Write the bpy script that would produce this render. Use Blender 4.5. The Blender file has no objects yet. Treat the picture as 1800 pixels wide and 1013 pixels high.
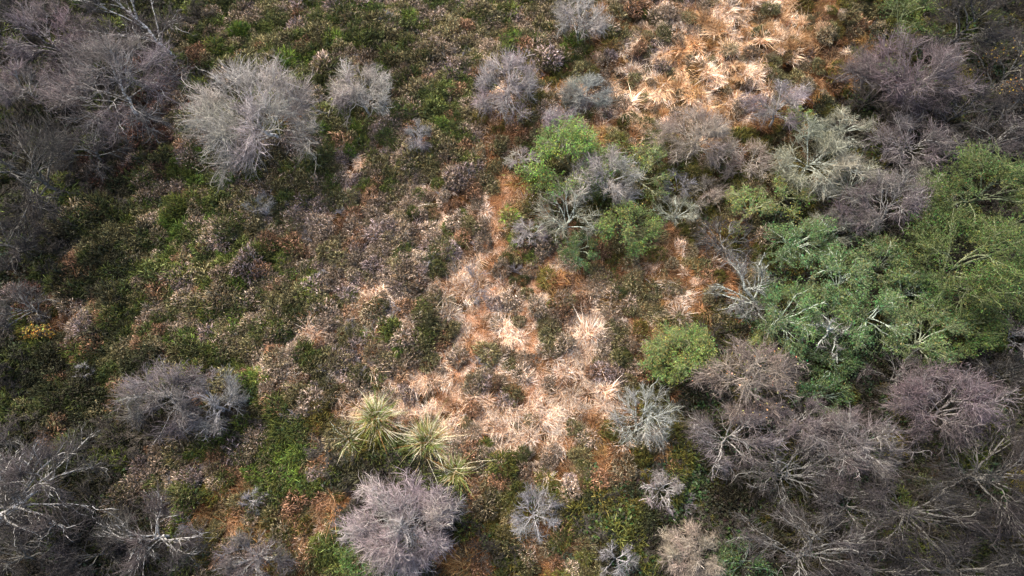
import bpy, math, random
import numpy as np

# ------------------------------------------------------------------ camera, sky, sun, exposure
SC = bpy.context.scene
COL = SC.collection
CAM_H, PITCH, FPX = 26.0, math.radians(20.5), 1200.0
cd = bpy.data.cameras.new('camera')
cd.sensor_width = 36.0
cd.lens = 24.0
cd.clip_end = 2000.0
cam = bpy.data.objects.new('camera', cd)
COL.objects.link(cam)
cam.location = (0, 0, CAM_H)
cam.rotation_euler = (PITCH, 0, 0)
SC.camera = cam

SUN_EL, SUN_AZ = math.radians(52), math.radians(-42)      # azimuth from +Y (up in the picture), negative = left
w = bpy.data.worlds.new('World')
SC.world = w
w.use_nodes = True
nt = w.node_tree
bg = nt.nodes['Background']
sky = nt.nodes.new('ShaderNodeTexSky')
sky.sky_type = 'NISHITA'
sky.sun_disc = False
sky.sun_elevation = SUN_EL
sky.sun_rotation = SUN_AZ
sky.dust_density = 6.0
sky.ozone_density = 0.6
nt.links.new(sky.outputs[0], bg.inputs[0])
bg.inputs[1].default_value = 0.122
sd = bpy.data.lights.new('sun', 'SUN')
sd.energy = 1.3
sd.angle = math.radians(30)
sd.color = (1.0, 0.93, 0.84)
sun = bpy.data.objects.new('sun', sd)
COL.objects.link(sun)
sun.rotation_euler = (math.pi / 2 - SUN_EL, 0, math.pi - SUN_AZ)
SC.view_settings.view_transform = 'Standard'
SC.view_settings.look = 'None'
SC.view_settings.gamma = 1.0
SC.view_settings.use_curve_mapping = False
SC.view_settings.exposure = 1.72

# ------------------------------------------------------------------ pixel <-> place
CP, SP = math.cos(PITCH), math.sin(PITCH)


def at(px, py, z=0.0):
    """point at height z that shows at photo pixel (1800 x 1013)"""
    x = (px - 900) / FPX
    y = -(py - 506.5) / FPX
    d = np.array([x, y * CP + SP, y * SP - CP])
    t = (z - CAM_H) / d[2]
    return np.array([d[0] * t, d[1] * t, z])


def depth(p):
    return p[1] * SP - (p[2] - CAM_H) * CP


def pix(x, y, z=0.0):
    zz = z - CAM_H
    dep = y * SP - zz * CP
    return 900 + FPX * x / dep, 506.5 - FPX * (y * CP + zz * SP) / dep


def terrain(x, y):
    m = np.exp(-(((x - 13.5) / 9.0) ** 2 + ((y - 20.5) / 5.5) ** 2))        # hummocky wet grass at the top right
    return (m * 0.60 * (np.sin(x * 2.3 + 1.2 * np.sin(y * 1.9)) * np.sin(y * 2.6 + 1.1 * np.sin(x * 1.3)) + .35 * np.sin(x * 1.1 - y * 1.7)) + 0.16 * np.sin(x * 0.43 + 1.3) * np.cos(y * 0.37 + 0.4) + 0.10 * np.sin(x * 1.1 + y * 0.7)
            + 0.07 * np.sin(x * 1.9 - y * 2.3 + 2.0) + 0.05 * np.cos(x * 3.7 + y * 3.1))


def vnoise(x, y, s=1.0, k=0):
    """cheap smooth noise, about -1..1"""
    x = x * s + 13.7 * k
    y = y * s - 7.9 * k
    return (np.sin(x * 1.7 + 2.1 * np.sin(y * 1.3 + k)) + np.sin(y * 2.3 + 1.7 * np.sin(x * 1.9 - k))
            + np.sin((x + y) * 3.1 + 1.3 * np.sin(x * 2.7))) / 3


# ------------------------------------------------------------------ materials
def mat(name, kind):
    m = bpy.data.materials.new(name)
    m.use_nodes = True
    t = m.node_tree
    b = t.nodes['Principled BSDF']
    L = t.links.new
    b.inputs['Specular IOR Level'].default_value = 0.15 if kind != 'leaf' else 0.35
    b.inputs['Roughness'].default_value = 0.8 if kind != 'leaf' else 0.55
    a1 = t.nodes.new('ShaderNodeAttribute'); a1.attribute_type = 'INSTANCER'; a1.attribute_name = 'tint'
    a2 = t.nodes.new('ShaderNodeAttribute'); a2.attribute_type = 'GEOMETRY'; a2.attribute_name = 'col'
    mx = t.nodes.new('ShaderNodeMix'); mx.data_type = 'RGBA'; mx.blend_type = 'MULTIPLY'
    mx.inputs[0].default_value = 1.0
    L(a1.outputs['Color'], mx.inputs[6]); L(a2.outputs['Color'], mx.inputs[7])
    out = mx.outputs[2]
    if kind == 'bark':
        tc = t.nodes.new('ShaderNodeTexCoord')
        mp = t.nodes.new('ShaderNodeMapping'); mp.inputs['Scale'].default_value = (6, 6, 14)
        n = t.nodes.new('ShaderNodeTexNoise'); n.inputs['Scale'].default_value = 1.2; n.inputs['Detail'].default_value = 6
        r = t.nodes.new('ShaderNodeValToRGB')
        r.color_ramp.elements[0].position = 0.40; r.color_ramp.elements[0].color = (0.16, 0.14, 0.12, 1)
        r.color_ramp.elements[1].position = 0.50; r.color_ramp.elements[1].color = (1, 1, 1, 1)
        m2 = t.nodes.new('ShaderNodeMix'); m2.data_type = 'RGBA'; m2.blend_type = 'MULTIPLY'; m2.inputs[0].default_value = 1.0
        L(tc.outputs['Object'], mp.inputs[0]); L(mp.outputs[0], n.inputs['Vector']); L(n.outputs[0], r.inputs[0])
        L(out, m2.inputs[6]); L(r.outputs[0], m2.inputs[7])
        out = m2.outputs[2]
        bp = t.nodes.new('ShaderNodeBump'); bp.inputs['Strength'].default_value = 0.4; bp.inputs['Distance'].default_value = 0.02
        L(n.outputs[0], bp.inputs['Height']); L(bp.outputs[0], b.inputs['Normal'])
    L(out, b.inputs['Base Color'])
    if kind in ('leaf', 'grass'):
        tr = t.nodes.new('ShaderNodeBsdfTranslucent')
        ms = t.nodes.new('ShaderNodeMixShader'); ms.inputs[0].default_value = 0.25
        L(out, tr.inputs[0]); L(b.outputs[0], ms.inputs[1]); L(tr.outputs[0], ms.inputs[2])
        L(ms.outputs[0], t.nodes['Material Output'].inputs[0])
    return m


M_TWIG = mat('twig', 'twig')
M_BARK = mat('bark', 'bark')
M_LEAF = mat('leaf', 'leaf')
M_GRASS = mat('grass_blade', 'grass')
M_SPRIG = mat('heather_sprig', 'twig')


def ground_mat():
    m = bpy.data.materials.new('peaty_ground')
    m.use_nodes = True
    t = m.node_tree
    b = t.nodes['Principled BSDF']
    b.inputs['Roughness'].default_value = 0.95
    b.inputs['Specular IOR Level'].default_value = 0.1
    tc = t.nodes.new('ShaderNodeTexCoord')
    n = t.nodes.new('ShaderNodeTexNoise'); n.inputs['Scale'].default_value = 1.1; n.inputs['Detail'].default_value = 10
    n2 = t.nodes.new('ShaderNodeTexNoise'); n2.inputs['Scale'].default_value = 14; n2.inputs['Detail'].default_value = 6
    r = t.nodes.new('ShaderNodeValToRGB')
    e = r.color_ramp.elements
    e[0].position = 0.3; e[0].color = (0.022, 0.016, 0.009, 1)
    e[1].position = 0.7; e[1].color = (0.045, 0.040, 0.014, 1)
    e2 = e.new(0.5); e2.color = (0.055, 0.032, 0.014, 1)
    r2 = t.nodes.new('ShaderNodeValToRGB')
    r2.color_ramp.elements[0].color = (0.4, 0.4, 0.4, 1); r2.color_ramp.elements[1].color = (1.6, 1.5, 1.4, 1)
    mx = t.nodes.new('ShaderNodeMix'); mx.data_type = 'RGBA'; mx.blend_type = 'MULTIPLY'; mx.inputs[0].default_value = 1
    bp = t.nodes.new('ShaderNodeBump'); bp.inputs['Strength'].default_value = 0.8; bp.inputs['Distance'].default_value = 0.05
    L = t.links.new
    L(tc.outputs['Object'], n.inputs['Vector']); L(tc.outputs['Object'], n2.inputs['Vector'])
    L(n.outputs[0], r.inputs[0]); L(n2.outputs[0], r2.inputs[0])
    L(r.outputs[0], mx.inputs[6]); L(r2.outputs[0], mx.inputs[7]); L(mx.outputs[2], b.inputs['Base Color'])
    L(n2.outputs[0], bp.inputs['Height']); L(bp.outputs[0], b.inputs['Normal'])
    return m


# ------------------------------------------------------------------ mesh helpers
def mesh_from(name, V, F, C, material, smooth=False):
    me = bpy.data.meshes.new(name)
    V = np.asarray(V, np.float32).reshape(-1, 3)
    F = np.asarray(F, np.int32).reshape(-1, 3)
    me.vertices.add(len(V)); me.vertices.foreach_set('co', V.ravel())
    me.loops.add(F.size); me.loops.foreach_set('vertex_index', F.ravel())
    me.polygons.add(len(F)); me.polygons.foreach_set('loop_start', np.arange(0, F.size, 3, dtype=np.int32))
    if smooth:
        me.polygons.foreach_set('use_smooth', np.ones(len(F), bool))
    me.update(calc_edges=True)
    at_ = me.attributes.new('col', 'FLOAT_COLOR', 'POINT')
    c = np.ones((len(V), 4), np.float32)
    c[:, :3] = C
    at_.data.foreach_set('color', c.ravel())
    me.materials.append(material)
    return me


class Geo:
    def __init__(s):
        s.V, s.F, s.C, s.n = [], [], [], 0

    def add(s, V, F, C):
        V = V.reshape(-1, 3)
        s.V.append(V); s.F.append(F.reshape(-1, 3) + s.n)
        s.C.append(np.broadcast_to(C, V.shape) if np.ndim(C) < 2 else C.reshape(-1, 3))
        s.n += len(V)

    def mesh(s, name, material, smooth=False):
        return mesh_from(name, np.concatenate(s.V), np.concatenate(s.F), np.concatenate(s.C), material, smooth)


def unit(v):
    return v / np.maximum(np.linalg.norm(v, axis=-1, keepdims=True), 1e-9)


def tubes(P, R, S=3, pointed=True):
    """N polylines of K points as tapered tubes; returns V (N, M, 3) and triangles"""
    N, K, _ = P.shape
    T = unit(np.gradient(P, axis=1))
    ref = np.where(np.abs(T[:, :1, 2:3]) < 0.85, np.array([0, 0, 1.0]), np.array([1.0, 0, 0]))
    U = unit(np.cross(T, np.broadcast_to(ref, T.shape)))
    W = np.cross(T, U)
    a = np.arange(S) * 2 * math.pi / S
    ring = (P[:, :, None] + R[:, :, None, None] * (U[:, :, None] * np.cos(a)[None, None, :, None]
                                                   + W[:, :, None] * np.sin(a)[None, None, :, None]))
    KR = K - 1 if pointed else K
    V = ring[:, :KR].reshape(N, KR * S, 3)
    tri = []
    for k in range(KR - 1):
        for s in range(S):
            a0, a1 = k * S + s, k * S + (s + 1) % S
            b0, b1 = a0 + S, a1 + S
            tri += [(a0, a1, b1), (a0, b1, b0)]
    if pointed:
        V = np.concatenate([V, P[:, -1:, :]], 1)
        for s in range(S):
            tri.append(((KR - 1) * S + s, (KR - 1) * S + (s + 1) % S, KR * S))
    M = V.shape[1]
    F = np.array(tri)[None] + (np.arange(N) * M)[:, None, None]
    return V, F


def along(P, idx, t):
    K = P.shape[1]
    f = t * (K - 1)
    i = np.minimum(f.astype(int), K - 2)
    u = (f - i)[:, None]
    a, b = P[idx, i], P[idx, i + 1]
    return a * (1 - u) + b * u, unit(b - a)


def children(rng, P, n, t0, t1, length, K, wt=0.6, wr=0.8, wo=0.4, wu=0.15, centre=None, bend=0.25, env=None):
    """n child branches on each of the polylines P"""
    N = P.shape[0]
    idx = np.repeat(np.arange(N), n)
    t = rng.uniform(t0, t1, N * n)
    o, tg = along(P, idx, t)
    rnd = unit(rng.normal(size=(N * n, 3)))
    d = wt * tg + wr * rnd + np.array([0, 0, wu])
    if centre is not None:
        d += wo * unit(o - centre)
    d = unit(d)
    ln = (length * rng.uniform(0.55, 1.25, N * n) * (1.15 - 0.5 * t))[:, None]
    side = unit(np.cross(d, unit(rng.normal(size=(N * n, 3))))) * bend
    s = np.linspace(0, 1, K)[None, :, None]
    C = o[:, None] + (d * ln)[:, None] * s + (side * ln)[:, None] * (s * s)
    if K > 3:
        C[:, 1:] += rng.normal(scale=0.035, size=(N * n, K - 1, 3)) * ln[:, None]
    if env is not None:
        C = env(C)
    return C, idx


def rad(P, r0, r1, rng, jit=0.25):
    N, K, _ = P.shape
    s = np.linspace(0, 1, K)[None]
    return (r0 * (1 - s) + r1 * s) * rng.uniform(1 - jit, 1 + jit, (N, 1))


def bez(a, c, b, K):
    s = np.linspace(0, 1, K)[:, None]
    return a * (1 - s) ** 2 + 2 * c * s * (1 - s) + b * s * s


def link(name, data, parent=None, loc=None, tint=None):
    o = bpy.data.objects.new(name, data)
    COL.objects.link(o)
    if parent is not None:
        o.parent = parent
    if loc is not None:
        o.location = loc
    if tint is not None:
        o['tint'] = [float(c) for c in tint]
    return o


def tag(o, label, cat, group=None, kind=None):
    o['label'] = label
    o['category'] = cat
    if group:
        o['group'] = group
    if kind:
        o['kind'] = kind
    return o


# ------------------------------------------------------------------ the ground
def make_ground():
    fx = np.linspace(-42, 42, 220)
    fy = np.linspace(-12, 40, 150)
    out = np.array([60, 90, 150, 260, 450.0])
    X = np.concatenate([-out[::-1], fx, out])
    Y = np.concatenate([-out[::-1], fy, out])
    gx, gy = np.meshgrid(X, Y)
    Z = terrain(gx, gy) - 0.02
    V = np.stack([gx, gy, Z], -1).reshape(-1, 3)
    ny, nx = gx.shape
    i = (np.arange(ny - 1)[:, None] * nx + np.arange(nx - 1)[None]).ravel()
    F = np.concatenate([np.stack([i, i + 1, i + nx + 1], 1), np.stack([i, i + nx + 1, i + nx], 1)])
    me = mesh_from('ground', V, F, np.ones(3), ground_mat(), True)
    o = link('ground', me)
    tag(o, 'dark peaty heath ground under the heather and grass', 'ground', kind='structure')


make_ground()

# ------------------------------------------------------------------ trees and shrubs
#         limb tint            twig tint             tip factor          leaf tint           leaves per fine twig, leaf size
STYLE = {
    'vivid': ((.15, .15, .08), (.11, .135, .055), (1, 1, 1), (.17, .275, .05), 3.2, .054),
    'dead': ((.43, .46, .40), (.115, .115, .105), (1, 1, 1), None, 0, 0),
    'slate': ((.31, .30, .275), (.113, .103, .098), (1.08, .94, 1.06), None, 0, 0),  # grey twigs, also toned down for the painted corner dimming
    'pale': ((.44, .425, .38), (.25, .235, .21), (1.03, .97, 1.02), None, 0, 0),
    'lilac': ((.40, .385, .355), (.21, .19, .182), (1.08, .93, 1.07), None, 0, 0),
    'mauve': ((.25, .23, .215), (.107, .091, .092), (1.12, .91, 1.07), None, 0, 0),
    'tan': ((.42, .38, .31), (.215, .185, .15), (1.03, .97, .98), None, 0, 0),
    'white': ((.44, .46, .41), (.185, .19, .168), (1.0, 1.0, 1.02), None, 0, 0),
    'dark': ((.13, .125, .11), (.030, .028, .027), (1.05, .96, 1.04), None, 0, 0),  # dark twigs, tint lowered further to paint in the dim view corners
    'dusk': ((.21, .205, .185), (.054, .050, .047), (1.08, .95, 1.05), None, 0, 0),  # dusky twigs; the dimming towards the view edges is put into this colour
    'lichen': ((.44, .48, .40), (.195, .195, .148), (1.0, 1.0, .95), None, 0, 0),
    'blue': ((.36, .35, .35), (.155, .148, .148), (1.0, 1.0, 1.03), None, 0, 0),
    'sage': ((.36, .40, .28), (.13, .15, .072), (1, 1, 1), (.114, .164, .054), 2.8, .055),
    'willow': ((.48, .56, .44), (.115, .145, .072), (1, 1, 1), (.094, .156, .050), 2.8, .056),
    'olive': ((.24, .27, .15), (.075, .092, .035), (1, 1, 1), (.073, .116, .022), 2.9, .058),
    'lime': ((.32, .34, .20), (.14, .15, .072), (1, 1, 1), (.165, .20, .05), 1.9, .058),
    'teal': ((.26, .33, .24), (.06, .08, .04), (1, 1, 1), (.06, .105, .03), 2.4, .062),
    'bush': ((.15, .15, .08), (.115, .13, .06), (1, 1, 1), (.17, .225, .055), 2.8, .054),
    'gold': ((.20, .19, .16), (.05, .046, .041), (1.05, .95, 1), (.42, .26, .04), .12, .085),
    'fleck': ((.38, .33, .28), (.155, .132, .114), (1.1, .93, 1.0), (.45, .30, .13), .03, .07),
}


def leaf_quads(rng, pos, size, up=0.7):
    """folded four-cornered leaves"""
    N = len(pos)
    n = unit(rng.normal(size=(N, 3)) + np.array([0, 0, up * 2]))
    a = unit(np.cross(n, unit(rng.normal(size=(N, 3)))))
    b = np.cross(n, a)
    L = (size * rng.uniform(0.6, 1.35, N))[:, None]
    w_ = L * 0.30
    V = np.stack([pos - a * L * .5, pos + b * w_ + n * L * .10, pos + a * L * .5, pos - b * w_ + n * L * .10], 1)
    F = np.array([[0, 1, 2], [0, 2, 3]])[None] + (np.arange(N) * 4)[:, None, None]
    return V, F


def lobes(rng, amount):
    k = rng.normal(size=(7, 3)) * 2.2
    ph = rng.uniform(0, 6.28, 7)

    def f(u):
        return 1 + amount * np.mean([np.sin(u @ k[i] * 1.6 + ph[i]) for i in range(7)], 0) * 1.7
    return f


def make_plant(seed, r, ry, h, style, limbs=8, mult=1.0, stems=1, low=0.12, open_=False, trunk_show=None, thick=1.0, white=False, gold=0, dense=False):
    """meshes of one tree/shrub in its own space: [(part name, mesh, tint, [(sub-part, mesh, tint)])]"""
    rng = np.random.default_rng(seed)
    lt, tt, tipf, leaft, nleaf, lsize = STYLE[style]
    tipf = np.array(tipf)
    nleaf = gold or nleaf
    zc = h * (0.5 + low * 0.35)
    rz = h - zc
    ctr = np.array([0, 0, zc])
    ab = np.array([r, ry, rz])
    lf = lobes(rng, 0.09 if dense else .09 if mult >= 1.25 else rng.uniform(.12, .22))
    j0, j1 = (.60, 1.16) if dense else (.62, 1.24)
    lowcut = 0.9

    def env(C):
        d = (C - ctr) / ab
        n = np.linalg.norm(d, axis=-1, keepdims=True)
        u = d / np.maximum(n, 1e-6)
        lim = lf(u)[..., None] * rng.uniform(j0, j1, C.shape[:-2] + (1, 1))
        lim = np.where(u[..., 2:3] < -0.3, lim * lowcut * 1.3, lim)
        s = np.where(n > lim, lim / np.maximum(n, 1e-6), 1.0)
        D = ctr + (C - ctr) * s
        D[..., 2] = np.maximum(D[..., 2], 0.05)
        return D
    parts = []
    # trunk / stems
    R = (r + ry) / 2
    tr = (0.013 * h + 0.022) * thick
    lean = rng.normal(scale=0.10, size=2) * h
    if trunk_show is not None:
        lean = np.array(trunk_show)
    top = np.array([0, 0, zc + rz * 0.35])
    SP_ = []
    for s in range(stems):
        a = rng.uniform(0, 6.28)
        base = np.array([lean[0], lean[1], 0]) + (np.array([math.cos(a), math.sin(a), 0]) * 0.14 * R * rng.uniform(.3, 1) if stems > 1 else 0)
        tp = top + (np.array([math.cos(a) * r * .35, math.sin(a) * ry * .35, -rz * .1]) if stems > 1 else rng.normal(scale=.08 * R, size=3) * [1, 1, .3])
        mid = (base * 0.6 + tp * 0.4) * [1, 1, 0] + [0, 0, tp[2] * 0.5] + rng.normal(scale=.07 * h, size=3) * [1, 1, 0]
        P = bez(base - [0, 0, .25], mid, tp, 10)
        P[2:-1] += rng.normal(scale=.012 * h, size=(7, 3))
        SP_.append(P)
    SP_ = np.array(SP_)
    g = Geo()
    rr = rad(SP_, tr * (1.15 if stems == 1 else .8), tr * .35, rng, .1)
    V, F = tubes(SP_, rr, 7)
    g.add(V, F, np.array([1.0, 1, 1]))
    tmesh = g.mesh('trunk', M_BARK, True)
    parts.append(('trunk', tmesh, (.78, .77, .74) if white else lt, []))
    if style in ('dark', 'dusk'):
        mult *= .78
    # limbs
    big_ = mult >= 1.25
    limbs = int(limbs * 1.5) if big_ else limbs + 2
    order = rng.permutation(limbs)
    for i in range(limbs):
        s = i % stems
        az = i * 2.39996 + rng.uniform(-.35, .35) + seed
        el = math.asin(np.clip(-.22 + 1.2 * (order[i] + rng.uniform(.1, .9)) / limbs, -.3, .98))
        u = np.array([math.cos(az) * math.cos(el), math.sin(az) * math.cos(el), math.sin(el)])
        end = ctr + u * ab * lf(u[None])[0] * rng.uniform(.74, .92)
        tt0 = np.clip(0.28 + 0.55 * (el + .25) / 1.4 + rng.uniform(-.1, .1), .2, .92)
        o, _ = along(SP_, np.array([s]), np.array([tt0]))
        o = o[0]
        c = o * .55 + end * .45 + np.array([0, 0, (.16 if not open_ else .05) * h])
        c += rng.normal(scale=.10 * R, size=3)
        L1 = bez(o, c, end, 9)
        L1[2:] += np.cumsum(rng.normal(scale=.014 * R, size=(7, 3)), 0)
        L1 = env(L1[None])
        r1 = tr * rng.uniform(.42, .62) * (.8 if open_ else 1) * (.72 if big_ else 1)
        # secondary boughs belong to the limb
        L2, _ = children(rng, L1, int(((9 if not open_ else 12) + 3 * mult) * (.66 if big_ else .8)), .22, 1, .55 * R, 6, .8, .7, .5, .12, ctr, .3, env)
        g = Geo()
        V, F = tubes(L1, rad(L1, r1, .012, rng, .05), 5)
        g.add(V, F, np.array([1.0, 1, 1]))
        V, F = tubes(L2, rad(L2, max(.014, r1 * .40) * (.72 if open_ else 1), .005, rng), 4)
        g.add(V, F, np.repeat(rng.uniform(.65, 1.2, (len(L2), 1, 1)), V.shape[1], 1) * np.array([1, 1, 1.0]))
        lm = g.mesh('limb', M_BARK, True)
        # twigs
        n3 = max(3, int((8 if not nleaf else 7) * mult ** .5 + .5))
        n4 = max(2, int((4.5 if not nleaf else 4) * mult ** .5 + .5))
        L3, _ = children(rng, L2, n3, .12, 1, .36 * R, 4, .75, .75, .55, .16, ctr, .35, env)
        ln4 = min(.20 * R, .5) + .05
        L4, _ = children(rng, L3, n4, .1, 1, ln4, 2, .75, .72, .55, .2, ctr, .22, env)
        g = Geo()
        lum3 = rng.uniform(.6, 2.1, (len(L3), 1, 1))
        V, F = tubes(L3, rad(L3, min(.0105, .005 + .003 * R), .0035, rng), 3)
        g.add(V, F, np.broadcast_to(lum3 * np.array([1, 1, 1.0]), V.shape).copy())
        V, F = tubes(L4, rad(L4, min(.0061, .0038 + .001 * R), .002, rng), 3)
        lum = rng.uniform(.4, 1.75, (len(L4), 1, 1)) * rng.choice([.75, 1.0, 1.15], (len(L4), 1, 1))
        s_ = np.array([0, 0, 0, 1.0])[None, :, None]
        cc = lum * (1 + (tipf - 1) * s_)
        g.add(V, F, np.broadcast_to(cc, V.shape).copy())
        twm = g.mesh('twigs', M_TWIG)
        subs = [('twigs', twm, tt)]
        if nleaf:
            pos = L4.reshape(-1, 3)
            n = max(4, int(len(L4) * nleaf))
            idx = rng.integers(0, len(L4), n)
            p, _ = along(L4, idx, rng.uniform(.2, 1, n))
            p = p + rng.normal(scale=.03, size=p.shape)
            V, F = leaf_quads(rng, p, lsize)
            lum = rng.uniform(.5, 1.5, (n, 1, 1)) * (1 + .25 * rng.normal(size=(n, 1, 3)) * [1, .3, .6])
            bough = 1 + rng.normal(size=(len(L2), 3)) * [.22, .10, .12] + rng.normal(size=(len(L2), 1)) * .12
            lum = lum * np.clip(bough[idx // (n3 * n4)], .5, 1.7)[:, None]
            g = Geo()
            g.add(V, F, np.broadcast_to(np.clip(lum, .2, 3), V.shape).copy())
            subs.append(('leaves', g.mesh('leaves', M_LEAF), leaft))
        parts.append(('limb', lm, (.42, .41, .38) if white and style == 'dusk' else lt, subs))
    return parts


LAND = []      # landmarks used in the labels of the small plants
NTREE = 0


def plant(name, px, py, rx, ry, style, label, cat, mark=None, big=1.0, hk=1.55, group=None, **kw):
    """place one tree with its crown centre at the photo pixel"""
    global NTREE
    NTREE += 1
    seed = kw.pop('seed', NTREE * 7 + 3)
    low = kw.get('low', .12)
    p = at(px, py, 0)
    for _ in range(4):
        k = FPX / depth(p)
        r = rx * big / k
        ryy = ry * big / k
        h = hk * (r + ryy) / 2
        zc = h * (0.5 + low * 0.35)
        p = at(px, py, zc)
    b = kw.pop('base', None)
    if b:
        q = at(*b)
        kw['trunk_show'] = (q[0] - p[0], q[1] - p[1])
    parts = make_plant(seed, r, ryy, h, style, **kw)
    root = bpy.data.objects.new(name, None)
    COL.objects.link(root)
    root.empty_display_size = .3
    root.location = (p[0], p[1], float(terrain(p[0], p[1])))
    tag(root, label, cat, group)
    jr = random.Random(seed)
    for nm, me, tint, subs in parts:
        q = jr.uniform(.9, 1.12)
        po = link(nm, me, root, tint=[c * q for c in tint])
        for sn, sm, st in subs:
            q2 = jr.uniform(.82, 1.2)
            link(sn, sm, po, tint=[c * q2 * (1 + jr.uniform(-.05, .05)) for c in st])
    if mark:
        LAND.append((px, py, max(rx, ry), mark))
    CROWNS.append((px, py, rx, ry))
    return root


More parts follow.
